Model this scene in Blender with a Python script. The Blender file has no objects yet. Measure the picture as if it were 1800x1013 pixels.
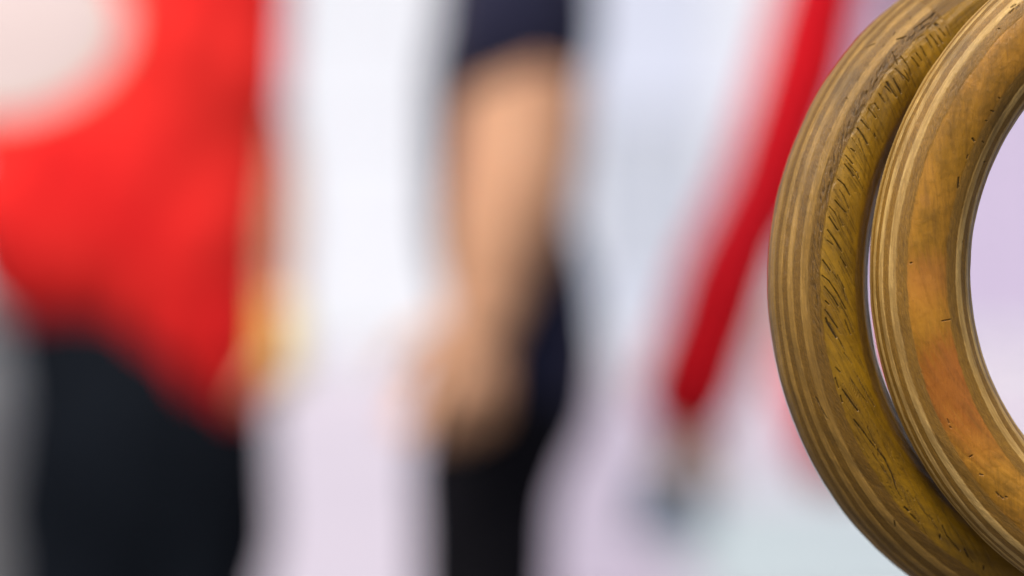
import bpy, bmesh, math, random
import numpy as np
from mathutils import Vector, Matrix, noise
random.seed(7); np.random.seed(7)
R_ = math.radians
S = bpy.context.scene
C = S.collection

# ------------------------------------------------------------------ camera
FPX = 5000.0                      # focal length in photograph pixels (1800 wide)
CAM_Z = 1.0
cd = bpy.data.cameras.new('camera'); cam = bpy.data.objects.new('camera', cd); C.objects.link(cam)
cam.location = (0, 0, CAM_Z); cam.rotation_euler = (R_(90), 0, 0)
cd.sensor_width = 36.0; cd.lens = 100.0; cd.clip_start = 0.05; cd.clip_end = 3000
cd.dof.use_dof = True; cd.dof.focus_distance = 0.874; cd.dof.aperture_fstop = 3.1
S.camera = cam

# ------------------------------------------------------------------ light
SUN_EL, SUN_AZ = 60.0, -150.0      # azimuth from +Y (where the camera looks) towards +X
w = bpy.data.worlds.new('World'); S.world = w; w.use_nodes = True
nt = w.node_tree; nt.nodes.clear()
so = nt.nodes.new('ShaderNodeOutputWorld'); bg = nt.nodes.new('ShaderNodeBackground')
sk = nt.nodes.new('ShaderNodeTexSky'); sk.sky_type = 'NISHITA'; sk.sun_disc = False
sk.sun_elevation = R_(SUN_EL); sk.sun_rotation = R_(SUN_AZ)
sk.air_density = 1.0; sk.dust_density = 6.0; sk.ozone_density = 0.6
bg.inputs['Strength'].default_value = 0.15
nt.links.new(sk.outputs[0], bg.inputs[0]); nt.links.new(bg.outputs[0], so.inputs[0])
sd = bpy.data.lights.new('sun', 'SUN'); sd.energy = 3.1; sd.angle = R_(20); sd.color = (1.0, 0.93, 0.82)
sun = bpy.data.objects.new('sun', sd); C.objects.link(sun)
d = Vector((math.sin(R_(SUN_AZ))*math.cos(R_(SUN_EL)), math.cos(R_(SUN_AZ))*math.cos(R_(SUN_EL)), math.sin(R_(SUN_EL))))
sun.rotation_euler = d.to_track_quat('Z', 'Y').to_euler()
sun.location = d*20
S.view_settings.view_transform = 'Standard'; S.view_settings.look = 'None'
S.view_settings.gamma = 1.0; S.view_settings.exposure = 0.15
S.cycles.use_denoising = True; S.cycles.use_adaptive_sampling = False
S.cycles.max_bounces = 8

# ------------------------------------------------------------------ helpers
def at(px, py, D):
    "the world point that lies D metres in front of the camera at this place of the photograph"
    return Vector(((px-900)*D/FPX, D, CAM_Z-(py-506.5)*D/FPX))

def tag(o, label=None, cat=None, group=None, kind=None):
    if label: o['label'] = label
    if cat: o['category'] = cat
    if group: o['group'] = group
    if kind: o['kind'] = kind
    return o

def empty(name, loc, parent=None):
    o = bpy.data.objects.new(name, None); C.objects.link(o); o.location = loc
    o.empty_display_size = 0.05
    if parent: o.parent = parent
    return o

def obj(name, me, mat, parent=None, smooth=True):
    "link a mesh or bmesh; geometry given in world coordinates is moved into its parent's frame"
    if isinstance(me, bmesh.types.BMesh):
        m = bpy.data.meshes.new(name); bmesh.ops.recalc_face_normals(me, faces=me.faces[:]); me.to_mesh(m); me.free(); me = m
    if mat: 
        me.materials.clear(); me.materials.append(mat)
    if smooth: me.shade_smooth()
    o = bpy.data.objects.new(name, me); C.objects.link(o)
    if parent:
        o.parent = parent
        t = Vector(parent.location); q = parent.parent
        while q: t += Vector(q.location); q = q.parent
        me.transform(Matrix.Translation(-t))
    return o

def N(t, typ, **kw):
    n = t.nodes.new(typ)
    for k, v in kw.items():
        if k.startswith('i_'): n.inputs[k[2:].replace('_', ' ')].default_value = v
        else: setattr(n, k, v)
    return n

def math_(t, op, a, b=None, c=None, clamp=False):
    n = t.nodes.new('ShaderNodeMath'); n.operation = op; n.use_clamp = clamp
    for i, v in enumerate((a, b, c)):
        if v is None: continue
        if isinstance(v, (int, float)): n.inputs[i].default_value = v
        else: t.links.new(v, n.inputs[i])
    return n.outputs[0]

def sstep(t, x, a, b):
    n = t.nodes.new('ShaderNodeMapRange'); n.interpolation_type = 'SMOOTHSTEP'
    n.inputs['From Min'].default_value = a; n.inputs['From Max'].default_value = b
    t.links.new(x, n.inputs['Value']); return n.outputs[0]

def mix(t, f, a, b, mode='MIX'):
    n = t.nodes.new('ShaderNodeMix'); n.data_type = 'RGBA'; n.blend_type = mode
    for s, v in ((n.inputs[0], f), (n.inputs[6], a), (n.inputs[7], b)):
        if isinstance(v, (int, float)): s.default_value = v
        elif isinstance(v, (tuple, list)): s.default_value = (*v[:3], 1)
        else: t.links.new(v, s)
    return n.outputs[2]

def noise_(t, vec, scale, detail=4, rough=0.55, dist=0.0):
    n = t.nodes.new('ShaderNodeTexNoise'); n.inputs['Scale'].default_value = scale
    n.inputs['Detail'].default_value = detail; n.inputs['Roughness'].default_value = rough
    n.inputs['Distortion'].default_value = dist
    if vec is not None: t.links.new(vec, n.inputs['Vector'])
    return n.outputs[0]

def mapping(t, vec, sc=(1, 1, 1), rot=(0, 0, 0), loc=(0, 0, 0)):
    n = t.nodes.new('ShaderNodeMapping'); n.inputs['Scale'].default_value = sc
    n.inputs['Rotation'].default_value = rot; n.inputs['Location'].default_value = loc
    t.links.new(vec, n.inputs['Vector']); return n.outputs[0]

def material(name):
    m = bpy.data.materials.new(name); m.use_nodes = True; t = m.node_tree
    return m, t, t.nodes['Principled BSDF']

def cloth(name, col, col2, scale=9.0, rough=0.9, weave=900.0, sheen=.04, spec=.15):
    "woven or knitted cloth: two close dye tones, fine weave relief, sheen"
    m, t, b = material(name)
    tc = N(t, 'ShaderNodeTexCoord')
    f = noise_(t, tc.outputs['Object'], scale, 5, 0.6)
    t.links.new(mix(t, sstep(t, f, .35, .65), col, col2), b.inputs['Base Color'])
    b.inputs['Roughness'].default_value = rough
    b.inputs['Sheen Weight'].default_value = sheen; b.inputs['Specular IOR Level'].default_value = spec
    wv = noise_(t, mapping(t, tc.outputs['Object'], (1, 1, .6)), weave, 2)
    wr = noise_(t, mapping(t, tc.outputs['Object'], (3, 3, 1)), 5, 4)
    bp = N(t, 'ShaderNodeBump'); bp.inputs['Strength'].default_value = .5; bp.inputs['Distance'].default_value = .012
    t.links.new(math_(t, 'ADD', wr, math_(t, 'MULTIPLY', wv, .05)), bp.inputs['Height'])
    t.links.new(bp.outputs[0], b.inputs['Normal'])
    return m

def plain(name, col, col2, scale=3.0, rough=.6, bump=.0, coat=0, detail=6):
    m, t, b = material(name)
    tc = N(t, 'ShaderNodeTexCoord')
    f = noise_(t, tc.outputs['Object'], scale, detail, .6)
    t.links.new(mix(t, sstep(t, f, .3, .7), col, col2), b.inputs['Base Color'])
    b.inputs['Roughness'].default_value = rough; b.inputs['Coat Weight'].default_value = coat
    if bump:
        bp = N(t, 'ShaderNodeBump'); bp.inputs['Strength'].default_value = .6; bp.inputs['Distance'].default_value = bump
        t.links.new(f, bp.inputs['Height']); t.links.new(bp.outputs[0], b.inputs['Normal'])
    return m

def skin_mat(name, col, col2):
    m = plain(name, col, col2, 14, .5, .0006)
    b = m.node_tree.nodes['Principled BSDF']
    b.inputs['Subsurface Weight'].default_value = .12
    b.inputs['Subsurface Radius'].default_value = (.012, .005, .003)
    return m

def box(bm, lo, hi, bevel=0.0):
    g = bmesh.ops.create_cube(bm, size=1.0)
    vs = g['verts']
    for v in vs:
        v.co = Vector([lo[i] + (v.co[i]+.5)*(hi[i]-lo[i]) for i in range(3)])
    if bevel:
        es = list({e for v in vs for e in v.link_edges})
        bmesh.ops.bevel(bm, geom=es, offset=bevel, segments=2, profile=.7, affect='EDGES')

def lathe(bm, prof, centre, seg=48, closed_ends=True):
    rings = []
    for (r, z) in prof:
        rings.append([bm.verts.new((centre[0]+r*math.cos(2*math.pi*k/seg), centre[1]+r*math.sin(2*math.pi*k/seg), centre[2]+z)) for k in range(seg)])
    for a, b in zip(rings, rings[1:]):
        for k in range(seg): bm.faces.new((a[k], a[(k+1) % seg], b[(k+1) % seg], b[k]))
    if closed_ends:
        bm.faces.new(rings[0][::-1]); bm.faces.new(rings[-1])

def loft(bm, pts, seg=20, side=None):
    """closed rounded tube through pts = [(centre, rx, ry)]; rx lies along side (default world X), ry across it"""
    P = [Vector(p[0]) for p in pts]; rings = []
    n = len(P)
    def ring(c, d, rx, ry):
        s = Vector(side) if side is not None else Vector((1, 0, 0))
        if abs(d.normalized().dot(s.normalized())) > .93: s = Vector((0, 0, 1))
        u = (s - d*s.dot(d)/d.dot(d)).normalized(); v = d.cross(u).normalized()
        return [bm.verts.new(c + u*rx*math.cos(2*math.pi*k/seg) + v*ry*math.sin(2*math.pi*k/seg)) for k in range(seg)]
    for i in range(n):
        d = (P[min(i+1, n-1)] - P[max(i-1, 0)]).normalized()
        rx, ry = pts[i][1], pts[i][2]; m = min(rx, ry)
        if i == 0:
            for a in (75, 50, 25): rings.append(ring(P[0]-d*m*math.sin(R_(a)), d, rx*math.cos(R_(a)), ry*math.cos(R_(a))))
        rings.append(ring(P[i], d, rx, ry))
        if i == n-1:
            for a in (25, 50, 75): rings.append(ring(P[i]+d*m*math.sin(R_(a)), d, rx*math.cos(R_(a)), ry*math.cos(R_(a))))
    for a, b in zip(rings, rings[1:]):
        for k in range(seg): bm.faces.new((a[k], a[(k+1) % seg], b[(k+1) % seg], b[k]))
    bm.faces.new(rings[0][::-1]); bm.faces.new(rings[-1])

def fused(name, lofts, mat, parent, voxel=.006, smooth=6, fold=None):
    "all tubes of one body or garment melted into ONE continuous skin"
    bm = bmesh.new()
    for l in lofts:
        if isinstance(l, dict): loft(bm, l['pts'], l.get('seg', 20), l.get('side'))
        else: loft(bm, l)
    bmesh.ops.recalc_face_normals(bm, faces=bm.faces[:])
    me = bpy.data.meshes.new(name); bm.to_mesh(me); bm.free()
    tmp = bpy.data.objects.new('tmp', me); C.objects.link(tmp)
    rm = tmp.modifiers.new('r', 'REMESH'); rm.mode = 'VOXEL'; rm.voxel_size = voxel
    sm = tmp.modifiers.new('s', 'SMOOTH'); sm.factor = .5; sm.iterations = smooth
    dg = bpy.context.evaluated_depsgraph_get()
    out = bpy.data.meshes.new_from_object(tmp.evaluated_get(dg), depsgraph=dg)
    bpy.data.objects.remove(tmp); bpy.data.meshes.remove(me)
    if fold:
        n = len(out.vertices); co = np.empty(n*3, 'f'); out.vertices.foreach_get('co', co); co = co.reshape(-1, 3)
        nm = np.empty(n*3, 'f'); out.vertices.foreach_get('normal', nm); nm = nm.reshape(-1, 3)
        co = co + nm*fold(co)[:, None]
        out.vertices.foreach_set('co', co.astype('f').ravel()); out.update()
    out.name = name
    return obj(name, out, mat, parent)

# ------------------------------------------------------------------ materials of the place
M_strap = cloth('strap webbing', (.06, .06, .07), (.09, .09, .10), 30)
M_red = cloth('red jersey', (.80, .028, .022), (.72, .014, .016), 6)
M_crimson = cloth('crimson knit', (.62, .004, .012), (.50, .003, .012), 6)
M_black = cloth('black trousers', (.004, .006, .010), (.007, .010, .016), 6, sheen=0, spec=.08)
M_navy = cloth('navy jersey', (.012, .013, .035), (.018, .019, .045), 6)
M_navy2 = cloth('black track trousers', (.004, .004, .006), (.006, .006, .009), 6, sheen=0, spec=.08)
M_yellow = cloth('yellow towelling', (.88, .70, .22), (.86, .64, .16), 12)
M_skin_a = skin_mat('fair skin', (.72, .45, .29), (.68, .41, .25))
M_skin_b = skin_mat('tanned skin', (.56, .31, .185), (.52, .27, .155))
M_skin_c = skin_mat('light skin', (.66, .42, .29), (.62, .38, .25))
M_hair_a = plain('brown hair', (.06, .03, .015), (.035, .018, .01), 60, .5, .004)
M_hair_b = plain('black hair', (.012, .010, .009), (.02, .016, .012), 60, .5, .004)
M_shoe = plain('white shoe leather', (.7, .7, .7), (.55, .55, .56), 12, .5)
M_eye = plain('eye white', (.8, .8, .78), (.75, .74, .72), 8, .2)
M_iris = plain('iris', (.05, .025, .01), (.03, .015, .008), 80, .15)
M_lip = plain('lip', (.42, .14, .11), (.38, .12, .1), 40, .45)
M_ground = plain('lilac sports floor', (.38, .35, .42), (.42, .385, .455), .35, .6, .0)
M_dark_ground = plain('dark unseen ground', (.06, .057, .054), (.085, .08, .075), 6, .85, .004)  # out of view, kept dark to cut the bounce light from below
M_mat_blue = plain('pale blue mat vinyl', (.33, .39, .41), (.30, .36, .39), .8, .5)
M_floor_shade = plain('grey mauve floor shade', (.29, .25, .33), (.33, .29, .37), .8, .5)  # floor shade put into the colour of the mauve slabs
M_wall = plain('white wall cladding', (.62, .67, .72), (.59, .645, .70), .12, .55)
M_panel = plain('pale blue cladding', (.48, .54, .64), (.45, .51, .61), .12, .55)
M_sky_panel = plain('pale ice blue cladding', (.50, .56, .67), (.48, .54, .65), .12, .55)
M_lilac = plain('lilac cladding', (.47, .42, .57), (.43, .385, .53), .12, .55)
M_frame = plain('grey window frame', (.35, .37, .42), (.3, .32, .38), 1, .4)
M_bin = plain('grey bin plastic', (.38, .38, .37), (.32, .32, .32), 3, .45)
M_bottle = plain('slate blue plastic', (.34, .44, .55), (.30, .40, .51), 20, .35)
M_cap = plain('dark grey plastic', (.28, .36, .45), (.25, .33, .42), 20, .4)
mg = bpy.data.materials.new('window glass'); mg.use_nodes = True
gb = mg.node_tree.nodes['Principled BSDF']; gb.inputs['Base Color'].default_value = (.42, .48, .57, 1); gb.inputs['Roughness'].default_value = .08
gb.inputs['Metallic'].default_value = .1
M_glass = mg
M_fan = plain('pinkish white paper', (.44, .37, .375), (.41, .34, .345), 8, .8)
M_handle = plain('pale wood handle', (.55, .40, .24), (.48, .34, .2), 30, .5)

# ------------------------------------------------------------------ setting
bm = bmesh.new(); q = [bm.verts.new(v) for v in ((-900, -400, 0), (900, -400, 0), (900, 1500, 0), (-900, 1500, 0))]; bm.faces.new(q)
tag(obj('ground', bm, M_dark_ground, smooth=False), kind='structure')  # unseen near ground, its dark tone added to shade the ring undersides
bm = bmesh.new(); q = [bm.verts.new(v) for v in ((-60, 8.2, .004), (60, 8.2, .004), (60, 39.6, .004), (-60, 39.6, .004))]; bm.faces.new(q)
tag(obj('sports_floor', bm, M_ground, smooth=False), kind='structure')

def flat_slab(name, x0, x1, y0, y1, m, label):
    bm = bmesh.new(); box(bm, (x0, y0, .004), (x1, y1, .044), .008)
    tag(obj(name, bm, m), label, 'mat')
flat_slab('floor_mat_or_shade', .62, 1.75, 8.6, 13.5, M_mat_blue, 'pale blue floor mat on the floor behind the hand with the bottle')
flat_slab('floor_mat_or_shade', .04, .58, 8.6, 13.5, M_floor_shade, 'smaller greyish mauve slab standing in for floor shade beside the pale blue mat')  # mauve slab laid where the floor lies in shade
flat_slab('floor_mat_or_shade', .15, 1.25, 13.7, 28, M_floor_shade, 'long greyish mauve slab standing in for floor shade, running back towards the hall')  # second slab carries the painted floor shade further back

# the long pale hall behind everybody
WY = 40.0
hall = empty('sports_hall', (0, WY, 0)); tag(hall, 'long white hall with pale blue and lilac cladding behind the people', 'building')
def wall_piece(name, m, x0, x1, z0, z1, y=0.0, d=.25, bev=.01):
    bm = bmesh.new(); box(bm, (x0, WY+y, z0), (x1, WY+y+d, z1), bev)
    return obj(name, bm, m, hall, smooth=False)
wall_piece('plinth', M_wall, -30, 30, 0, .25, -.05, .3)
wall_piece('wall', M_wall, -30, 30, .25, 9.0, .05, .2)
wall_piece('roof', M_frame, -30.3, 30.3, 9.0, 9.4, -.3, 12)
def panels(m, xs, zs, y=-.03):
    for a, b_ in zip(xs, xs[1:]):
        for c_, d_ in zip(zs, zs[1:]):
            wall_piece('cladding_panel', m, a+.012, b_-.012, c_+.012, d_-.012, y, .07, .006)
panels(M_wall, [-9.6, -7.2, -4.8, -3.6, -2.4, -1.2, 0, .9], [.25, 1.6, 3.2, 4.8, 6.4])
panels(M_panel, [.9, 1.9, 2.9], [.25, 1.1])
panels(M_lilac, [4.2, 5.2, 6.2, 7.2, 8.2, 10.0], [.25, 1.6, 2.9])
panels(M_lilac, [4.2, 5.2, 6.2, 7.2, 8.2, 10.0], [2.9, 4.9, 6.4])
panels(M_wall, [2.95, 4.15], [.25, 1.6, 3.2])
panels(M_sky_panel, [.9, 2.9], [3.45, 5.0, 6.4])
def window(x0, x1, z0, z1):
    bm = bmesh.new(); f = .07
    box(bm, (x0, WY-.06, z0), (x0+f, WY+.05, z1)); box(bm, (x1-f, WY-.06, z0), (x1, WY+.05, z1))
    box(bm, (x0+f, WY-.06, z0), (x1-f, WY+.05, z0+f)); box(bm, (x0+f, WY-.06, z1-f), (x1-f, WY+.05, z1))
    xm = (x0+x1)/2; box(bm, (xm-.03, WY-.055, z0+f), (xm+.03, WY+.05, z1-f))
    wn = obj('window', bm, M_wall, hall, smooth=False)
    for a, b_ in ((x0+f, xm-.03), (xm+.03, x1-f)):
        bm = bmesh.new(); box(bm, (a, WY-.01, z0+f), (b_, WY+.01, z1-f))
        p = obj('pane', bm, M_glass, None, smooth=False); p.parent = wn; p.location = -hall.location
for x in (.95, 1.95): window(x, x+.95, 1.2, 3.35)


# ------------------------------------------------------------------ plywood rings
def ring_material(name, face, face2, spot, light, dark, pale_tone, grain_rot, spots):
    """plywood cut round: the plies show as bands by their height in the board.
       attributes on the mesh: 'board' = (x, z, height) in metres in the ring's board, 'along' = (arc, tube arc, 0) in metres, 'crack'"""
    m, t, b = material(name)
    at_ = N(t, 'ShaderNodeAttribute', attribute_name='board'); board = at_.outputs['Vector']
    al_ = N(t, 'ShaderNodeAttribute', attribute_name='along'); along = al_.outputs['Vector']
    ck = N(t, 'ShaderNodeAttribute', attribute_name='crack').outputs['Fac']
    pit = N(t, 'ShaderNodeAttribute', attribute_name='pit').outputs['Fac']
    sx = N(t, 'ShaderNodeSeparateXYZ'); t.links.new(board, sx.inputs[0]); h = sx.outputs[2]
    H = math_(t, 'ABSOLUTE', h)
    # uneven glue lines
    wob = noise_(t, mapping(t, along, (120, 300, 1)), 1.0, 4, .65)
    wob2 = noise_(t, mapping(t, along, (1400, 900, 1)), 1.0, 2, .6)
    Hm = math_(t, 'ADD', H, math_(t, 'ADD', math_(t, 'MULTIPLY', math_(t, 'SUBTRACT', wob, .5), .0006), math_(t, 'MULTIPLY', math_(t, 'SUBTRACT', wob2, .5), .00038)))
    k = math_(t, 'DIVIDE', math_(t, 'SUBTRACT', .01413, Hm), .00352)       # 0 at the face veneer's underside, 1 after a dark and a light ply
    fr = math_(t, 'FRACT', k)
    up = sstep(t, fr, .46, .54); dn = sstep(t, fr, .94, 1.0)
    lite = math_(t, 'MULTIPLY', up, math_(t, 'SUBTRACT', 1.0, dn))
    isface = sstep(t, Hm, .01405, .01425)
    # long fibres of the light plies, short end grain of the dark ones
    fib = noise_(t, mapping(t, along, (60, 2600, 1)), 1.0, 5, .65)
    fib_c = noise_(t, mapping(t, along, (230, 3600, 1)), 1.0, 5, .7)
    endg = noise_(t, mapping(t, along, (2200, 1500, 1)), 1.0, 4, .7)
    blot = noise_(t, mapping(t, along, (45, 90, 1)), 1.0, 5, .6)
    blot2 = noise_(t, mapping(t, along, (260, 260, 1), loc=(3, 7, 1)), 1.0, 5, .65)
    lcol = mix(t, sstep(t, fib, .3, .7), light, tuple(c*.72 for c in light))
    lcol = mix(t, math_(t, 'MULTIPLY', sstep(t, endg, .54, .70), .6), lcol, tuple(c*.33 for c in light))
    dcol = mix(t, sstep(t, endg, .35, .7), dark, tuple(min(1, c*2.1) for c in dark))
    dcol = mix(t, math_(t, 'MULTIPLY', sstep(t, fib, .45, .7), .5), dcol, tuple(c*.5 for c in dark))
    # the light plies are stained unevenly along the ring, with broken pale flecks
    fade = noise_(t, mapping(t, along, (28, 420, 1), loc=(5, 2, 0)), 1.0, 4, .6)
    fleck = sstep(t, noise_(t, mapping(t, along, (420, 1900, 1)), 1.0, 3, .6), .52, .68)
    lite = math_(t, 'MULTIPLY', lite, math_(t, 'ADD', .38, math_(t, 'MULTIPLY', sstep(t, fade, .35, .65), .55)))
    lcol = mix(t, math_(t, 'MULTIPLY', fleck, .45), lcol, tuple(min(1, c*1.5) for c in light))
    ply = mix(t, lite, dcol, lcol)
    # face veneer: grain runs one way across the whole board
    gv = mapping(t, mapping(t, board, rot=(0, 0, grain_rot)), (900, 70, 1))
    g1 = noise_(t, gv, 1.0, 6, .62, .6)
    g2 = noise_(t, mapping(t, mapping(t, board, rot=(0, 0, grain_rot)), (2400, 160, 1)), 1.0, 4, .7)
    big = noise_(t, mapping(t, board, (38, 38, 38)), 1.0, 4, .55, .4)
    fcol = mix(t, sstep(t, big, .32, .68), face, face2)
    fcol = mix(t, math_(t, 'MULTIPLY', sstep(t, g1, .42, .75), .55), fcol, tuple(c*.35 for c in face))
    fcol = mix(t, math_(t, 'MULTIPLY', sstep(t, g2, .55, .75), .35), fcol, tuple(c*.3 for c in face))
    mot = noise_(t, mapping(t, board, (300, 300, 300)), 1.0, 4, .6, .5)
    fcol = mix(t, math_(t, 'MULTIPLY', sstep(t, mot, .42, .68), .5), fcol, tuple(c*.6 for c in face2))
    # ochre and red stains worn into the varnish at fixed places of the board
    for (x, z, rad, amt, col) in spots:
        dx = N(t, 'ShaderNodeVectorMath', operation='DISTANCE'); t.links.new(board, dx.inputs[0]); dx.inputs[1].default_value = (x, z, .0145)
        dd = math_(t, 'ADD', dx.outputs['Value'], math_(t, 'MULTIPLY', math_(t, 'SUBTRACT', blot2, .5), rad*1.3))
        s = sstep(t, dd, rad, rad*.25)
        fcol = mix(t, math_(t, 'MULTIPLY', s, amt), fcol, col)
    col = mix(t, isface, ply, fcol)
    # hand dirt lies in patches over everything
    dirt = math_(t, 'MULTIPLY', sstep(t, blot, .46, .74), .5)
    col = mix(t, dirt, col, (.05, .028, .007))
    speck = sstep(t, noise_(t, mapping(t, along, (1500, 2300, 1)), 1.0, 2, .5), .66, .73)
    col = mix(t, math_(t, 'MULTIPLY', speck, .55), col, (.04, .02, .006))
    # pale streaks along the fibres, everywhere but on the face veneer
    pale_fib = math_(t, 'MULTIPLY', sstep(t, fib_c, .5, .75), math_(t, 'SUBTRACT', 1.0, isface))
    col = mix(t, math_(t, 'MULTIPLY', pale_fib, .07), col, pale_tone)
    col = mix(t, math_(t, 'MULTIPLY', pit, .72), col, (.035, .018, .004))
    col = mix(t, ck, col, (.012, .006, .002))
    t.links.new(col, b.inputs['Base Color'])
    rg = math_(t, 'ADD', .36, math_(t, 'MULTIPLY', blot2, .26))
    rg = math_(t, 'ADD', rg, math_(t, 'MULTIPLY', ck, .4), clamp=True)
    t.links.new(rg, b.inputs['Roughness'])
    b.inputs['Specular IOR Level'].default_value = .2
    b.inputs['Coat Weight'].default_value = .4; b.inputs['Coat IOR'].default_value = 1.5; b.inputs['Coat Roughness'].default_value = .18
    hh = math_(t, 'MULTIPLY', fib_c, .5)
    hh = math_(t, 'ADD', hh, math_(t, 'MULTIPLY', endg, math_(t, 'SUBTRACT', 1.0, math_(t, 'MULTIPLY', isface, .75))))
    hh = math_(t, 'ADD', hh, math_(t, 'MULTIPLY', math_(t, 'MULTIPLY', g1, isface), -.8))
    hh = math_(t, 'ADD', hh, math_(t, 'MULTIPLY', speck, -.8)); hh = math_(t, 'ADD', hh, math_(t, 'MULTIPLY', mot, .8))
    bp = N(t, 'ShaderNodeBump'); bp.inputs['Strength'].default_value = .55; bp.inputs['Distance'].default_value = .00048
    t.links.new(hh, bp.inputs['Height']); t.links.new(bp.outputs[0], b.inputs['Normal'])
    t.links.new(bp.outputs[0], b.inputs['Coat Normal'])
    return m

BOUND = [.01413 - .00176*i for i in range(0, 9)]           # glue lines, height above the board's middle

def vnoise(p, s):
    return np.array([noise.noise(Vector(q)) for q in (p*s)])

def value_noise2(u, v, seed):
    "cheap tileless 2-d value noise for whole arrays"
    def hsh(i, j):
        n = (i.astype(np.int64)*374761393 + j.astype(np.int64)*668265263 + seed*2147483647) & 0xffffffff
        n = ((n ^ (n >> 13))*1274126177) & 0xffffffff
        return ((n ^ (n >> 16)) & 0xffff)/65535.0
    i = np.floor(u); j = np.floor(v); fu = u-i; fv = v-j
    fu = fu*fu*(3-2*fu); fv = fv*fv*(3-2*fv)
    a = hsh(i, j); b = hsh(i+1, j); c = hsh(i, j+1); d_ = hsh(i+1, j+1)
    return (a*(1-fu)+b*fu)*(1-fv)+(c*(1-fu)+d_*fu)*fv

def build_ring(name, D, px, py, yaw, pitch, R, r, mat, cracks, rough_amt, random_cracks, seed, label, strap_top):
    # phi: 0 faces along the board's normal (towards the camera), +90 outwards, -90 inwards
    ph = []
    bnd = [0.0] + [math.degrees(math.acos(b/.01535)) for b in BOUND]
    full = sorted(set([round(x, 4) for x in bnd] + [round(-x, 4) for x in bnd] + [round(180-x, 4) for x in bnd] + [round(180+x, 4) for x in bnd if x > 0]))
    full = [x for x in full if -90 <= x < 270]
    fine = .75
    allp = []
    for a, b_ in zip(full, full[1:] + [full[0]+360]):
        step = fine if (-88 <= a < 90) else 3.5
        n = max(1, int(round((b_-a)/step)))
        allp += [a + (b_-a)*i/n for i in range(n)]
    phd = np.array(allp); ph = np.radians(phd)
    th = np.concatenate([np.arange(126, 242, .085), np.arange(242, 486, 1.2)]); thr = np.radians(th)
    nT, nP = len(th), len(phd)
    T, P = np.meshgrid(thr, ph, indexing='ij'); TD, PD = np.meshgrid(th, phd, indexing='ij')
    hgt = .01535*np.cos(P)
    aH = np.abs(hgt)
    arc = (R+r*np.sin(P))*T; tube = r*P
    disp = np.zeros_like(T)
    # plies shrink unevenly: each stands a little proud of or behind its neighbour, glue lines are fine grooves
    rnd = np.random.RandomState(seed)
    lay = np.clip(np.floor((.01413-aH)/.00176), -1, 12).astype(int)
    off = np.array([(.00003 if (i % 2 == 1) else -.00004)+rnd.uniform(-.00003, .00003) for i in range(14)]); off[-1] = .00002
    disp += off[lay]*np.where(lay >= 0, 1, 0)
    for g in BOUND: disp -= .00008*np.exp(-((aH-g)/.00013)**2)
    # slow wear
    disp += (value_noise2(arc/.012, tube/.009, seed)-.5)*.00035 + (value_noise2(arc/.0035, tube/.003, seed+3)-.5)*.00012
    # rough torn end grain in the ply under the face veneer and flakes along the veneer's edge
    vis = (TD > 126) & (TD < 242)
    zone = np.exp(-((PD-29)/5.5)**2)
    along_w = np.clip((205-TD)/28, .12, 1)
    n1 = value_noise2(arc/.0011, tube/.0006, seed+11); n2 = value_noise2(arc/.0005, tube/.0009, seed+12)
    torn = np.clip((n1*.6+n2*.4-.52)*5, 0, 1)*zone*along_w*rough_amt*vis
    disp -= torn*.0003
    zone2 = np.exp(-((PD-46)/3.0)**2)
    torn2 = np.clip((value_noise2(arc/.0016, tube/.0007, seed+21)*.6+n2*.4-.58)*6, 0, 1)*zone2*np.clip((178-TD)/20, .05, 1)*rough_amt*vis
    disp -= torn2*.0003
    disp += (value_noise2(arc/.0007, tube/.0007, seed+31)-.5)*.00010*zone*rough_amt
    # ripples of the lifted veneer near the top
    if rough_amt > .5:
        zt = np.exp(-((PD-22)/9)**2)*np.clip((172-TD)/14, 0, 1)*vis
        rp = value_noise2((arc*.9+tube*.5)/.0045, (tube-arc*.22)/.00075, seed+41)
        disp -= np.clip((rp-.55)*4, 0, 1)*zt*.00019
        torn = np.maximum(torn, np.clip((rp-.62)*4, 0, 1)*zt*.5)
    # cracks
    ck = np.zeros_like(T)
    def seg(p0, p1, w0, w1, depth=1.0):
        t0, f0 = p0; t1, f1 = p1
        rr = R+r*math.sin(R_((f0+f1)/2))
        m = 2.0
        i0, i1 = np.searchsorted(th, (min(t0, t1)-m, max(t0, t1)+m))
        js = np.where((phd > min(f0, f1)-12) & (phd < max(f0, f1)+12))[0]
        if i1 <= i0 or len(js) == 0: return
        sl = np.ix_(range(i0, i1), js)
        X = np.radians(TD[sl])*rr; Y = np.radians(PD[sl])*r
        x0, y0, x1, y1 = R_(t0)*rr, R_(f0)*r, R_(t1)*rr, R_(f1)*r
        dx, dy = x1-x0, y1-y0; L2 = dx*dx+dy*dy+1e-12
        s = np.clip(((X-x0)*dx+(Y-y0)*dy)/L2, 0, 1)
        wig = (value_noise2(X/.0012, Y/.0012, seed+77)-.5)*.00009
        dd = np.hypot(X-x0-s*dx, Y-y0-s*dy)+wig
        wd = (w0+(w1-w0)*s)*.00007+.00008
        v = np.clip(1.35-dd/wd, 0, 1)
        ck[sl] = np.maximum(ck[sl], v*depth)
    for c in cracks:
        wd, pts = c[0], c[1:]
        for i in range(len(pts)-1):
            n = len(pts)-1
            taper = lambda q: wd*(.55+.9*math.sin(math.pi*min(max(q, .12), .88)))*.8 if wd < 2 else wd
            seg(pts[i], pts[i+1], taper(i/n), taper((i+1)/n), 1.0 if wd > .85 else .75)
    # many fine checks that follow the veneer's grain
    gx, gz = .50, -.866
    k = 0
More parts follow.
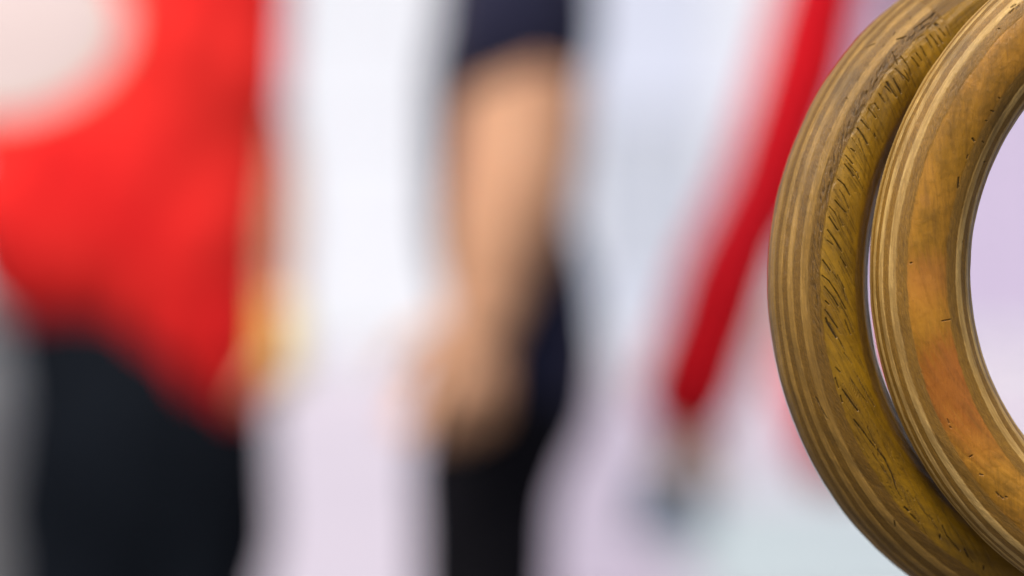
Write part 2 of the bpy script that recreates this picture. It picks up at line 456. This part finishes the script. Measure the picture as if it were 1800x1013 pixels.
    while k < random_cracks:
        t0 = rnd.uniform(128, 238); f0 = rnd.uniform(-16, 21)
        if t0 > 188 and rnd.rand() < .5: continue
        x = (R+r*math.sin(R_(f0)))*math.cos(R_(t0)); z = (R+r*math.sin(R_(f0)))*math.sin(R_(t0))
        L = rnd.uniform(.004, .011); a = rnd.uniform(-.07, .07)
        ux, uz = gx*math.cos(a)-gz*math.sin(a), gx*math.sin(a)+gz*math.cos(a)
        x1, z1 = x+ux*L, z+uz*L
        rad1 = math.hypot(x1, z1)
        sn = (rad1-R)/r
        if abs(sn) > .38: k += .3; continue
        seg((t0, f0), (math.degrees(math.atan2(z1, x1)) % 360, math.degrees(math.asin(sn))), .1, rnd.uniform(.15, .4), rnd.uniform(.2, .5))
        k += 1
    disp -= ck*.00045
    rad = R+(r+disp)*np.sin(P)
    lx = rad*np.cos(T); ly = -(r+disp)*np.cos(P); lz = rad*np.sin(T)
    co = np.stack([lx, ly, lz], -1).reshape(-1, 3)
    # analytic-ish normals from the whole grid, shared by neighbouring plies so that no seam shows
    G = co.reshape(nT, nP, 3)
    dT = np.roll(G, -1, 0)-np.roll(G, 1, 0); dP = np.roll(G, -1, 1)-np.roll(G, 1, 1)
    nrm = np.cross(dP, dT); nrm /= np.linalg.norm(nrm, axis=-1, keepdims=True)+1e-12
    ref = np.stack([np.sin(P)*np.cos(T), -np.cos(P), np.sin(P)*np.sin(T)], -1)
    nrm *= np.sign((nrm*ref).sum(-1, keepdims=True)); nrm = nrm.reshape(-1, 3)
    c = at(px, py, D)
    root = empty(name, c); root.rotation_euler = (R_(pitch), 0, R_(yaw))
    tag(root, label, 'gymnastic ring', 'wooden gymnastic rings hanging side by side')
    board = np.stack([lx, lz, hgt], -1).reshape(-1, 3); alongv = np.stack([arc, tube, 0*arc], -1).reshape(-1, 3)
    # which layer does each tube cell belong to
    mid = np.radians((phd + np.append(phd[1:], phd[0]+360))/2)
    hm = .01535*np.cos(mid)
    cell = np.where(np.abs(hm) > BOUND[0], np.where(hm > 0, 0, 99), 0)
    for j in range(nP):
        if abs(hm[j]) <= BOUND[0]:
            cell[j] = 1+int((BOUND[0]-hm[j])/.00176)
    ids = sorted(set(cell.tolist()))
    idx = np.arange(nT*nP).reshape(nT, nP)
    for q in ids:
        js = np.where(cell == q)[0]
        a = idx[:, js]; b_ = np.roll(idx, -1, 0)[:, js]; jn = (js+1) % nP
        c_ = np.roll(idx, -1, 0)[:, jn]; d_ = idx[:, jn]
        F = np.stack([a, b_, c_, d_], -1).reshape(-1, 4)
        use, inv = np.unique(F, return_inverse=True); F = inv.reshape(-1, 4)
        me = bpy.data.meshes.new('face_veneer' if q in (0, 99) else 'ply')
        me.vertices.add(len(use)); me.vertices.foreach_set('co', co[use].astype('f').ravel())
        me.loops.add(F.size); me.loops.foreach_set('vertex_index', F.astype('i').ravel())
        me.polygons.add(len(F)); me.polygons.foreach_set('loop_start', np.arange(0, F.size, 4, dtype='i'))
        me.update(calc_edges=True)
        me.polygons.foreach_set('use_smooth', np.ones(len(F), bool))
        v0 = me.polygons[0]
        if Vector(v0.normal).dot(Vector(nrm[use[F[0, 0]]])) < 0: me.flip_normals()
        me.normals_split_custom_set_from_vertices(nrm[use].astype('f').tolist())
        for an, arr, ty in (('board', board, 'FLOAT_VECTOR'), ('along', alongv, 'FLOAT_VECTOR')):
            me.attributes.new(an, ty, 'POINT').data.foreach_set('vector', arr[use].astype('f').ravel())
        for an, arr in (('crack', ck), ('pit', np.clip(torn+torn2*.6, 0, 1))):
            me.attributes.new(an, 'FLOAT', 'POINT').data.foreach_set('value', arr.reshape(-1)[use].astype('f').ravel())
        o = bpy.data.objects.new(me.name, me); C.objects.link(o); o.parent = root
        me.materials.append(mat)
    # the webbing that the ring hangs from, looped through its top above the picture
    bm = bmesh.new(); loop = []
    for k_ in range(25):
        a = R_(-180+360*k_/24) if False else R_(180*k_/24+180)
        loop.append((math.cos(a)*(r+.0016), math.sin(a)*(r+.0016)))
    loop = [(-(r+.0016), strap_top)] + loop + [((r+.0016), strap_top)]
    vs = []
    for (y, z) in loop:
        vs.append([bm.verts.new((x, y, R+z)) for x in (-.016, .016)])
    for a, b_ in zip(vs, vs[1:]): bm.faces.new((a[0], a[1], b_[1], b_[0]))
    bmesh.ops.solidify(bm, geom=bm.faces[:], thickness=.0015)
    me = bpy.data.meshes.new('strap'); bm.to_mesh(me); bm.free(); me.materials.append(M_strap)
    o = bpy.data.objects.new('strap', me); C.objects.link(o); o.parent = root
    return root

# ------------------------------------------------------------------ people
def hand_lofts(wrist, dirn, palm_n, side, size=1.0, curl=.5):
    """palm, four fingers of different lengths and a thumb. dirn: fingers' direction, palm_n: out of the palm, side: towards the thumb"""
    dr = Vector(dirn).normalized(); pn = Vector(palm_n).normalized(); sd_ = dr.cross(pn)
    if sd_.dot(Vector(side)) < 0: sd_ = -sd_
    s = size; out = []
    w0 = Vector(wrist)
    out.append({'pts': [(w0-dr*.01*s, .026*s, .02*s), (w0+dr*.03*s, .036*s, .017*s), (w0+dr*.085*s, .040*s, .014*s)], 'side': sd_})
    for k, (o, L) in enumerate(((.030, .072), (.010, .080), (-.011, .074), (-.031, .058))):
        b = w0+dr*.09*s+sd_*o*s; L *= s
        c1 = curl*(.7+.12*k)
        d1 = (dr*math.cos(c1)+pn*math.sin(c1)+sd_*o*2).normalized(); d2 = (dr*math.cos(c1*1.9)+pn*math.sin(c1*1.9)).normalized()
        d3 = (dr*math.cos(c1*2.6)+pn*math.sin(c1*2.6)).normalized()
        p1 = b+d1*L*.48; p2 = p1+d2*L*.30; p3 = p2+d3*L*.22
        out.append({'pts': [(b-dr*.012*s, .0092*s, .0092*s), (p1, .0086*s, .0086*s), (p2, .0078*s, .0078*s), (p3, .0068*s, .0068*s)], 'seg': 12, 'side': sd_})
    b = w0+dr*.022*s+sd_*.028*s
    p1 = b+(sd_*.75+dr*.65+pn*.35).normalized()*.036*s; p2 = p1+(sd_*.25+dr*.85+pn*.45).normalized()*.028*s; p3 = p2+(dr+pn*.5).normalized()*.018*s
    out.append({'pts': [(b, .014*s, .013*s), (p1, .0108*s, .0108*s), (p2, .0095*s, .0095*s), (p3, .008*s, .008*s)], 'seg': 12, 'side': sd_})
    return out

def head_parts(root, centre, facing, skin, hair_mat, s=1.0):
    "lofts of head, nose, ears and chin (melted into the body) plus eyes, lips and hair as children"
    c = Vector(centre); f = Vector(facing).normalized(); u = Vector((0, 0, 1)); r_ = f.cross(u).normalized()
    L = []
    L.append({'pts': [(c+u*.055*s-f*.012*s, .070*s, .086*s), (c+u*.02*s-f*.008*s, .076*s, .094*s), (c-u*.02*s, .071*s, .088*s), (c-u*.055*s+f*.012*s, .058*s, .072*s), (c-u*.088*s+f*.03*s, .036*s, .045*s)], 'side': r_, 'seg': 24})
    L.append({'pts': [(c+f*.088*s+u*.008*s, .009*s, .008*s), (c+f*.101*s-u*.022*s, .013*s, .011*s)], 'side': r_, 'seg': 12})
    L.append({'pts': [(c+f*.079*s-u*.052*s-r_*.018*s, .010*s, .009*s), (c+f*.081*s-u*.052*s+r_*.018*s, .010*s, .009*s)], 'side': u, 'seg': 12})
    for q in (-1, 1):
        L.append({'pts': [(c+r_*q*.078*s+u*.022*s-f*.008*s, .009*s, .016*s), (c+r_*q*.077*s-u*.024*s, .007*s, .011*s)], 'side': r_, 'seg': 12})
        L.append({'pts': [(c+r_*q*.018*s+f*.083*s+u*.026*s, .006*s, .006*s), (c+r_*q*.046*s+f*.072*s+u*.024*s, .006*s, .006*s)], 'side': u, 'seg': 10})
        bm = bmesh.new(); bmesh.ops.create_uvsphere(bm, u_segments=20, v_segments=14, radius=.0125*s, matrix=Matrix.Translation(c+r_*q*.031*s+f*.0735*s+u*.004*s))
        e = obj('eye', bm, M_eye, root)
        bm = bmesh.new(); bmesh.ops.create_uvsphere(bm, u_segments=16, v_segments=10, radius=.0060*s, matrix=Matrix.Translation(c+r_*q*.031*s+f*.0815*s+u*.004*s))
        obj('iris', bm, M_iris, root)
    bm = bmesh.new(); loft(bm, [(c+f*.089*s-u*.051*s-r_*.020*s, .003, .003), (c+f*.0925*s-u*.050*s, .0052, .006), (c+f*.089*s-u*.051*s+r_*.020*s, .003, .003)], 12, u)
    obj('lips', bm, M_lip, root)
    hc = c+u*.024*s-f*.016*s
    fused('hair', [{'pts': [(hc+u*.048*s-f*.004*s, .070*s, .084*s), (hc+u*.012*s-f*.012*s, .083*s, .088*s), (hc-u*.035*s-f*.030*s, .074*s, .068*s), (hc-u*.07*s-f*.035*s, .054*s, .050*s)], 'side': r_, 'seg': 24}],
          hair_mat, root, .007, 2, lambda p: .0035*(value_noise2(p[:, 0]/.008+p[:, 1]/.008, p[:, 2]/.05, 5)-.5))
    return L

def face_hair_fix(): pass

def shoe(root, heel, toe_dir, s=1.0):
    h = Vector(heel); d_ = Vector(toe_dir).normalized()
    fused('shoe', [{'pts': [(h+Vector((0, 0, .045)), .037*s, .042*s), (h+d_*.09+Vector((0, 0, .045)), .040*s, .038*s), (h+d_*.19+Vector((0, 0, .032)), .046*s, .028*s)], 'side': d_.cross(Vector((0, 0, 1)))}], M_shoe, root, .007, 4)

def folds(amp, seed, dirn=(0, 0, 1), sc=.05):
    def f(p):
        a = value_noise2(p[:, 0]/sc+p[:, 2]*3, p[:, 2]/(sc*2.6)+p[:, 0]*4, seed)-.5
        b = value_noise2(p[:, 0]/(sc*.4)-p[:, 2]*6, p[:, 2]/(sc*.9)+p[:, 1]*9, seed+1)-.5
        return amp*(a+b*.35)
    return f

# --- the person in red, D = 4.0 m ------------------------------------------------
D1 = 3.6
r1 = empty('person', (at(250, 506, D1).x, D1, 0))
tag(r1, 'person in bright red T-shirt and black trousers with yellow wristband', 'person')
A = lambda x, y, d=0.0: at(x, y, D1+d)
chest, neck = A(215, -10), A(225, -75)
hc = Vector((neck.x+.005, D1-.02, 1.56))
sh_r, el_r, wr_r = A(410, -25, .0), A(476, 300, .0), A(484, 600, -.03)
sh_l, el_l, wr_l = A(10, -25, .0), A(-135, 290, -.05), at(-245, 290, 3.12)
HAND_L = wr_l+Vector((.03, -.03, .05))
hipL, hipR = A(150, 735), A(345, 745)
knL, knR = Vector((hipL.x-.01, D1-.03, .47)), Vector((hipR.x+.01, D1-.02, .47))
anL, anR = Vector((knL.x-.01, D1+.03, .09)), Vector((knR.x+.01, D1+.03, .09))
L = head_parts(r1, hc, (.25, -1, -.1), M_skin_a, M_hair_a)
L += [[(hc-Vector((0, -.01, .10)), .052, .056), (Vector((neck.x, D1+.01, 1.42)), .056, .058)],
      [(Vector((chest.x, D1, 1.38)), .13, .07), (A(215, 200), .12, .075), (A(235, 450), .11, .075), (A(245, 620), .11, .075)],
      [(sh_r, .044, .044), (el_r, .037, .038), (el_r.lerp(wr_r, .3), .037, .037), (wr_r, .025, .022)],
      [(sh_l, .048, .048), (el_l, .041, .041), (el_l.lerp(wr_l, .3), .042, .041), (wr_l, .028, .024)],
      [(hipL, .07, .075), (knL, .05, .052), (anL, .035, .037)], [(hipR, .07, .075), (knR, .05, .052), (anR, .035, .037)]]
L += hand_lofts(wr_r, (-.15, .15, -1), (-1, 0, 0), (0, -1, 0), .86, .9)
L += hand_lofts(wr_l, (.35, -.45, .6), (.4, -.5, -.5), (.8, .2, -.2), 1.0, 1.0)
fused('body', L, M_skin_a, r1, .0055, 4)
shirt = [{'pts': [(Vector((chest.x, D1, 1.39)), .16, .085), (A(222, 60), .185, .115), (A(222, 240), .193, .12), (A(220, 380), .200, .122), (A(218, 460), .200, .124)]},
         # the hem hangs lower on the side of the hanging arm
         [(A(60, 380), .10, .11), (A(55, 448), .088, .11)], [(A(130, 430), .10, .115), (A(130, 485), .09, .112)], [(A(215, 450), .12, .118), (A(215, 508), .10, .115)],
         [(A(290, 500), .105, .115), (A(292, 562), .095, .112)], [(A(342, 540), .078, .105), (A(360, 628), .076, .10)], [(A(406, 540), .050, .085), (A(410, 700), .042, .08)],
         [(sh_r+Vector((-.05, 0, .01)), .075, .075), (sh_r, .070, .072), (A(424, 80, .0), .060, .065), (A(430, 140, -.01), .058, .064)],
         [(sh_l+Vector((.05, 0, .01)), .075, .075), (sh_l, .068, .070), (A(-25, 90), .066, .068), (A(-50, 165), .064, .066)]]
fused('t_shirt', shirt, M_red, r1, .009, 8, folds(.030, 3, sc=.085))
tro = [{'pts': [(A(225, 575), .150, .105), (A(256, 740), .160, .112), (A(246, 900), .172, .10), (A(246, 1010), .162, .09)]},
       [(hipL, .090, .10), (A(140, 850), .088, .095), (knL, .072, .075), (anL+Vector((0, 0, .02)), .058, .062)],
       [(hipR, .082, .10), (A(366, 850), .080, .095), (knR, .070, .075), (anR+Vector((0, 0, .02)), .058, .062)]]
fused('trousers', tro, M_black, r1, .009, 6, folds(.012, 8))
a_ = el_r.lerp(wr_r, .86); b__ = el_r.lerp(wr_r, 1.16)
fused('wristband', [[(a_, .033, .033), (b__, .031, .031)]], M_yellow, r1, .004, 3)
shoe(r1, anL+Vector((0, .03, -.09)), (-.15, -1, 0)); shoe(r1, anR+Vector((0, .03, -.09)), (.2, -1, 0))

# --- the person in navy, D = 3.4 m, seen from the side --------------------------------
D2 = 3.0
r2 = empty('person', (at(880, 506, D2).x, D2, 0))
tag(r2, 'person in navy T-shirt and black trousers seen from the side, bare arm hanging down', 'person')
B = lambda x, y, d=0.0: at(x, y, D2+d)
sh, el, wr = B(922, -70), B(902, 340, -.02), B(845, 565, -.05)
hd = Vector((B(900, 0).x-.03, D2+.16, 1.60))
L = head_parts(r2, hd, (-1, -.12, -.1), M_skin_b, M_hair_b)
L += [[(hd+Vector((.012, 0, -.10)), .056, .052), (Vector((B(905, 0).x, D2+.15, 1.41)), .06, .058)],
      {'pts': [(B(910, 0, .16), .075, .13), (B(908, 250, .16), .072, .13), (B(918, 500, .16), .055, .12), (B(905, 650, .16), .055, .12)]},
      {'pts': [(sh, .060, .058), (B(925, 120), .067, .064), (B(918, 240, -.01), .067, .064), (B(902, 340, -.02), .066, .062), (B(876, 430, -.03), .056, .053), (B(855, 520, -.04), .042, .040), (wr, .038, .030)], 'seg': 28},
      [(B(922, -70, .32), .055, .055), (B(900, 330, .36), .048, .048), (B(820, 560, .33), .028, .026)]]
for k, dy in enumerate((.08, .24)):
    hp = B(885, 730, dy); kn = Vector((B(850, 0).x-(.02 if k else 0), D2+dy, .48)); an = Vector((B(868, 0).x, D2+dy, .09))
    L.append([(hp, .045, .055), (B(862, 860, dy), .04, .05), (kn, .042, .042), (an, .034, .032)])
L += hand_lofts(wr, (-.10, -.15, -1), (-.25, .9, 0), (-1, -.3, 0), .86, .5)
L += hand_lofts(B(820, 560, .33), (-.3, 0, -1), (-.3, -.9, 0), (-1, 0, 0), 1.0, .6)
fused('body', L, M_skin_b, r2, .0055, 3)
fused('t_shirt', [{'pts': [(B(912, -60, .16), .085, .17), (B(902, 60, .16), .088, .16), (B(884, 220, .16), .086, .155), (B(878, 400, .16), .084, .15), (B(912, 520, .16), .084, .15), (B(920, 620, .16), .084, .155), (B(906, 700, .14), .086, .15)]},
                  {'pts': [(sh+Vector((0, .04, .02)), .076, .07), (B(922, -20), .076, .074), (B(915, 40), .080, .075), (B(909, 90), .079, .074)], 'seg': 28},
                  {'pts': [(sh+Vector((0, .30, .02)), .072, .07), (B(918, 100, .33), .068, .066)], 'seg': 28}], M_navy, r2, .007, 5, folds(.010, 21))
tl_ = [{'pts': [(B(900, 690, .16), .068, .145), (B(888, 745, .16), .070, .15)]}]
for k, dy in enumerate((.08, .24)):
    x = 855 if k == 0 else 862
    kn = Vector((B(850, 0).x-(.02 if k else 0), D2+dy, .48)); an = Vector((B(868, 0).x, D2+dy, .11))
    tl_.append([(B(885, 740, dy), .088, .085), (B(852, 860, dy), .079, .075), (B(x-8, 1000, dy), .077, .068), (kn, .056, .058), (an, .046, .046)])
    shoe(r2, an+Vector((.04, 0, -.11)), (-1, -.1, 0))
fused('trousers', tl_, M_navy2, r2, .008, 5, folds(.008, 31))

# --- the person in crimson, D = 3.6 m, bending forward above the picture, arm reaching down ----
D3 = 3.6
r3 = empty('person', (at(2210, 506, D3).x, D3, 0))
tag(r3, 'person bending forward in long-sleeved crimson top, arm slanting down beside the rings', 'person')
E_ = lambda x, y, d=0.0: at(x, y, D3+d)
sh, el, wr = E_(1484, -150, -.10), E_(1340, 360, -.08), E_(1200, 735, -.06)
sh2, el2, wr2 = E_(1660, -230, .14), E_(1625, 150, .20), E_(1448, 520, .24)
hd = E_(1345, -330, .02)
hd = hd+Vector((0, 0, .03)); L = head_parts(r3, hd, (-.85, -.1, -.55), M_skin_c, M_hair_a)
L += [[(hd+Vector((.02, 0, -.03)), .052, .052), (E_(1500, -260, .02), .05, .05)],
      {'pts': [(E_(1590, -300, .02), .075, .15), (E_(1770, -160, .02), .085, .125), (E_(1980, 20, .02), .085, .11), (E_(2170, 200, .02), .10, .14)]},
      [(sh+Vector((.04, 0, 0)), .045, .045), (sh, .038, .038), (el, .030, .030), (wr, .022, .020)],
      [(sh2, .040, .040), (el2, .030, .030), (wr2, .022, .020)]]
for q, (dy, kx) in enumerate(((-.07, -.05), (.11, .03))):
    hp = E_(2190, 240, .02+dy); kn = Vector((hp.x+kx, hp.y, .52)); ft = Vector((hp.x+.03+kx*.3, hp.y, .09))
    L.append([(hp, .085, .08), (kn, .055, .052), (ft, .036, .036)]); shoe(r3, ft+Vector((.03, 0, -.09)), (-1, -.1, 0))
L += hand_lofts(wr, (-.03, -.08, -1), (.1, 1, 0), (1, -.3, 0), .92, .95)
L += hand_lofts(wr2, (-.05, .0, -1), (0, 1, 0), (-1, 0, 0), .9, .95)
fused('body', L, M_skin_c, r3, .0055, 3)
fused('jumper', [{'pts': [(E_(1590, -300, .02), .085, .17), (E_(1770, -160, .02), .098, .145), (E_(1980, 20, .02), .10, .13), (E_(2110, 180, .02), .11, .15)]},
                 [(E_(1570, -260, -.06), .06, .06), (sh+Vector((.03, 0, .03)), .055, .055), (sh, .055, .05), (E_(1422, 100, -.09), .058, .052), (el, .058, .050), (E_(1276, 510, -.07), .059, .050), (E_(1204, 700, -.06), .060, .048)],
                 [(sh2, .05, .05), (el2, .040, .040), (wr2+Vector((.005, 0, .03)), .030, .030)]], M_crimson, r3, .007, 4, folds(.010, 41))
tr3 = [{'pts': [(E_(2120, 190, .02), .105, .145), (E_(2190, 250, .02), .11, .15)]}]
for q, (dy, kx) in enumerate(((-.07, -.05), (.11, .03))):
    hp = E_(2190, 250, .02+dy); kn = Vector((hp.x+kx, hp.y, .52)); ft = Vector((hp.x+.03+kx*.3, hp.y, .12))
    tr3.append([(hp, .10, .09), (kn, .075, .07), (ft, .06, .06)])
fused('trousers', tr3, M_black, r3, .009, 5, folds(.010, 51))

# the red bag that hangs from the other hand, behind the rear ring
bgp = E_(1462, 590, .24)
bag = empty('drawstring_bag', bgp); tag(bag, 'red drawstring bag hanging behind the lower left of the rear ring', 'bag')
fused('bag_body', [{'pts': [(E_(1458, 590, .24), .050, .04), (E_(1458, 660, .24), .070, .05), (E_(1484, 740, .24), .080, .06), (E_(1484, 805, .24), .070, .05)]}], M_red, bag, .006, 4, folds(.012, 61))
bm = bmesh.new()
for q in (-.012, .012): loft(bm, [(wr2+Vector((q*.3, 0, -.085)), .0025, .0025), (E_(1462, 615, .24)+Vector((q, 0, 0)), .0025, .0025)], 8)
obj('cord', bm, M_shoe, bag)

# the bottle in the hand of the person in crimson
bt = empty('water_bottle', E_(1182, 945, -.03)); tag(bt, 'slate blue drinks bottle held in the hand below the crimson sleeve', 'bottle')
bm = bmesh.new(); lathe(bm, [(.046, 0), (.050, .004), (.050, .035), (.047, .042), (.050, .050), (.050, .078), (.036, .092), (.018, .100)], bt.location); obj('bottle_body', bm, M_bottle, bt)
bm = bmesh.new(); lathe(bm, [(.0195, .1005), (.0195, .118), (.012, .121), (.009, .135), (.006, .139)], bt.location); obj('cap', bm, M_cap, bt)

# pale disc made as a fan, tilted skyward to come out bright, in the other hand of the person in red
fc = at(10, 52, 3.05); fan = empty('hand_fan', fc); tag(fan, 'round pinkish white disc made as a hand fan, tilted to look bright, in front of the red shirt at top left', 'hand fan')
T_ = Matrix.Translation(fc) @ Matrix.Rotation(R_(52), 4, 'X')
bm = bmesh.new(); prof = [(.0008, .016), (.04, .0145), (.08, .010), (.112, .004), (.126, .0006), (.1275, -.0006), (.112, .001), (.08, .007), (.04, .0115), (.0008, .013)]
lathe(bm, prof, (0, 0, 0), 96); bmesh.ops.transform(bm, matrix=T_, verts=bm.verts[:]); obj('fan_leaf', bm, M_fan, fan)
bm = bmesh.new(); lathe(bm, [(.1265, -.002), (.130, -.002), (.130, .003), (.1265, .003), (.1265, -.002)], (0, 0, 0), 96, False); bmesh.ops.transform(bm, matrix=T_, verts=bm.verts[:]); obj('rim', bm, M_handle, fan)
bm = bmesh.new(); p0 = fc+Vector((-.120, .03, -.045)); loft(bm, [(p0, .006, .004), (p0.lerp(HAND_L, .6), .008, .006), (HAND_L+Vector((-.02, .01, -.02)), .009, .007)], 14); obj('handle', bm, M_handle, fan)

# the grey bin at the far left
bn = empty('litter_bin', (at(-205, 506, 5.0).x, 5.0, 0)); tag(bn, 'grey plastic litter bin standing beside the black trousers at the left edge', 'litter bin')
bm = bmesh.new(); lathe(bm, [(.24, .0), (.255, .02), (.262, .45), (.245, .80), (.235, .92)], bn.location, 64); obj('bin_body', bm, M_bin, bn)
bm = bmesh.new(); lathe(bm, [(.242, .921), (.244, .95), (.21, .985), (.10, 1.01), (.01, 1.015)], bn.location, 64); obj('lid', bm, M_bin, bn)

# ------------------------------------------------------------------ the two rings
CRACKS_A = [(0.9,(165.2,16.0),(166.1,8.0),(166.8,0.0)),(1.6,(168.3,19.0),(170.1,8.0),(170.3,6.0)),(1.5,(170.5,18.5),(172.1,8.5),(174.0,-1.5)),(1.1,(172.3,17.5),(173.0,10.0)),(1,(161.5,19.0),(162.1,10.0),(163.6,0.0)),(1,(158.6,17.0),(159.3,8.5),(160.0,2.0)),(0.8,(159.3,-1.5),(160.0,-4.5)),(0.8,(167.8,8.0),(169.3,0.5)),(0.7,(166.5,21.0),(167.3,13.5),(169.4,3.0)),(0.7,(163.2,14.0),(164.2,6.5),(166.0,-2.5)),(0.6,(158.2,13.5),(159.2,0.0)),(1.6,(175.8,20.5),(177.6,11.0)),(1.1,(178.4,21.0),(179.4,12.5),(181.7,2.5),(184.6,-7.0)),(1,(180.3,18.0),(182.2,8.5),(183.9,2.5)),(1.6,(184.3,18.5),(186.4,11.0),(187.8,6.0)),(3.4,(186.4,18.0),(189.4,9.5)),(2.2,(185.8,18.5),(187.3,16.0)),(1,(186.5,-4.5),(189.3,-9.5)),(0.9,(175.0,0.0),(176.6,-8.5)),(0.8,(177.8,8.5),(179.1,2.5)),(0.8,(180.9,-5.0),(183.0,-8.0)),(1,(182.8,17.5),(183.5,13.5)),(0.7,(178.3,2.5),(180.7,-6.0)),(0.6,(183.4,0.0),(186.0,-8.5),(189.0,-14.0)),(0.6,(186.6,15.5),(190.3,5.5),(192.1,2.0)),(1.2,(194.4,17.5),(195.5,13.5)),(1.6,(196.2,20.5),(198.0,20.0)),(1.7,(198.5,16.5),(200.5,12.5),(203.0,8.0)),(1,(204.1,16.0),(206.9,11.5),(210.4,8.0)),(0.7,(197.0,4.0),(202.3,-7.0)),(0.8,(206.4,5.0),(209.8,6.0)),(0.7,(198.5,48.5),(202.4,44.0)),(0.7,(192.3,3.5),(194.5,-3.0)),(1.2,(199.4,20.5),(200.6,21.0)),(0.6,(197.0,-6.0),(203.7,-15.0)),(1.8,(210.9,6.5),(213.2,4.5),(216.3,7.0),(219.0,13.0)),(0.8,(219.0,13.0),(221.1,15.0)),(3,(222.4,18.5),(223.4,18.0)),(1.3,(224.0,18.5),(226.3,18.0)),(0.7,(220.5,4.0),(222.6,4.5)),(1.4,(230.0,1.5),(231.9,7.0),(235.6,11.5)),(2.6,(230.8,12.0),(231.3,14.5)),(2.3,(236.3,7.0),(237.7,11.5)),(1,(237.7,11.5),(239.2,14.5)),(2.4,(241.2,11.5),(241.6,14.5)),(1.4,(223.3,38.0),(224.2,41.5)),(0.6,(222.4,1.5),(225.7,5.5),(227.9,4.5)),(0.6,(211.0,13.5),(215.1,12.5)),(0.6,(226.7,3.5),(229.9,9.0)),(2,(141.9,16.5),(142.9,-2.5)),(2,(140.7,10.0),(141.7,-4.5)),(1.5,(144.4,16.5),(145.1,5.0)),(1.5,(147.7,18.0),(148.5,5.5)),(2.4,(151.8,18.5),(152.6,9.0),(153.5,0.5)),(1.1,(150.2,19.0),(151.0,6.5)),(1.5,(151.0,-2.0),(151.5,-5.5)),(1.2,(157.1,19.0),(158.0,8.0)),(1,(155.6,16.5),(155.8,11.0)),(1,(146.3,14.5),(146.8,7.5)),(1,(142.6,15.0),(142.9,4.5)),(1,(138.8,14.5),(139.4,2.5)),(0.7,(153.4,12.5),(155.9,-3.0)),(1,(138.0,8.5),(138.6,-4.5)),(1.5,(130.6,15.0),(131.0,1.5)),(1.3,(128.6,9.0),(128.8,-1.0)),(1.6,(132.5,13.5),(132.9,0.0)),(1.5,(134.0,12.0),(134.2,0.0)),(1.2,(136.7,33.0),(137.9,19.0)),(1.8,(140.5,13.0),(141.5,-3.0)),(1.6,(141.7,16.0),(142.8,1.0)),(1,(138.8,18.0),(139.0,-4.5)),(1.1,(136.4,22.0),(136.8,11.0),(137.6,-1.0)),(1,(135.2,12.0),(135.4,-2.0)),(1,(126.3,10.5),(126.7,-2.5)),(1.2,(127.5,13.5),(127.5,2.5)),(1.1,(125.4,13.5),(125.1,-1.5)),(1,(124.1,10.5),(124.1,0.0)),(1.1,(122.2,18.0),(122.3,3.5)),(1,(121.5,16.5),(121.1,1.5)),(1,(120.2,16.5),(119.9,5.0)),(1,(129.6,16.0),(129.7,0.0)),(1,(119.1,16.5),(118.7,5.0)),(6.2,(127.4,19.5),(127.3,18.5)),(1,(130.8,33.0),(127.3,31.0),(124.2,32.0)),(0.8,(133.8,29.5),(128.1,26.0)),(0.8,(124.2,32.0),(121.7,30.5)),(1,(137.9,64.0),(136.8,57.0)),(0.9,(134.4,39.0),(132.8,33.0))]
CRACKS_B = [(2.5,(162.2,-19.5),(164.0,-22.5)),(1.5,(173.8,-45.5),(174.0,-45.5)),(1.2,(178.4,19.0),(178.3,17.5)),(1.2,(188.8,-13.0),(188.8,-24.0)),(2,(154.6,-17.0),(154.9,-20.5)),(1.6,(157.7,-20.5),(158.3,-21.0)),(1.8,(145.7,-20.0),(145.7,-21.5)),(1.5,(148.5,-20.0),(148.3,-24.5)),(1.6,(150.5,-21.0),(150.5,-23.0)),(1,(154.2,-30.0),(154.3,-33.0)),(1.2,(157.6,-45.5),(157.4,-49.5)),(1.5,(205.6,14.0),(206.3,14.5)),(1.6,(206.9,15.5),(207.2,14.5)),(1.6,(220.5,12.5),(221.2,13.0)),(1.4,(221.4,12.0),(222.1,11.5)),(1.8,(216.4,14.5),(216.8,12.5)),(1.2,(222.1,8.0),(222.4,7.0)),(1.2,(213.0,13.0),(213.0,9.5)),(1.4,(133.3,35.0),(132.3,36.0)),(1.3,(132.2,33.5),(131.4,34.5)),(1.5,(132.5,39.5),(131.6,38.0)),(1,(136.4,31.0),(136.3,30.0))]
SR = (.30, .115, .012)
mA = ring_material('worn ochre plywood', (.195, .098, .002), (.31, .165, .005), SR, (.36, .205, .042), (.105, .052, .004), (.50, .42, .27), R_(-30), [])
mB = ring_material('amber plywood', (.40, .180, .016), (.26, .122, .004), SR, (.60, .39, .13), (.15, .075, .008), (.62, .52, .34), R_(-4),
   [(-.092, -.034, .022, .75, (.30, .085, .010)), (-.083, -.048, .014, .4, (.36, .11, .012)), (-.099, -.002, .012, .6, (.38, .14, .025)), (-.088, -.026, .010, .35, (.34, .11, .018)), (-.101, -.011, .012, .4, (.42, .18, .015)), (-.100, .022, .003, .35, (.34, .15, .03))])
build_ring('gymnastic_ring', .926, 1913, 503, 20, -1.5, .0977, .01560, mA, CRACKS_A, 1.0, 220, 5,
           'rear wooden ring with cracked ochre face, left of the smoother ring', .9)
build_ring('gymnastic_ring', .880, 2183, 478, 0, 1.39, .0996, .01543, mB, CRACKS_B, .30, 0, 9,
           'front wooden ring with smooth amber face at the right edge', .9)
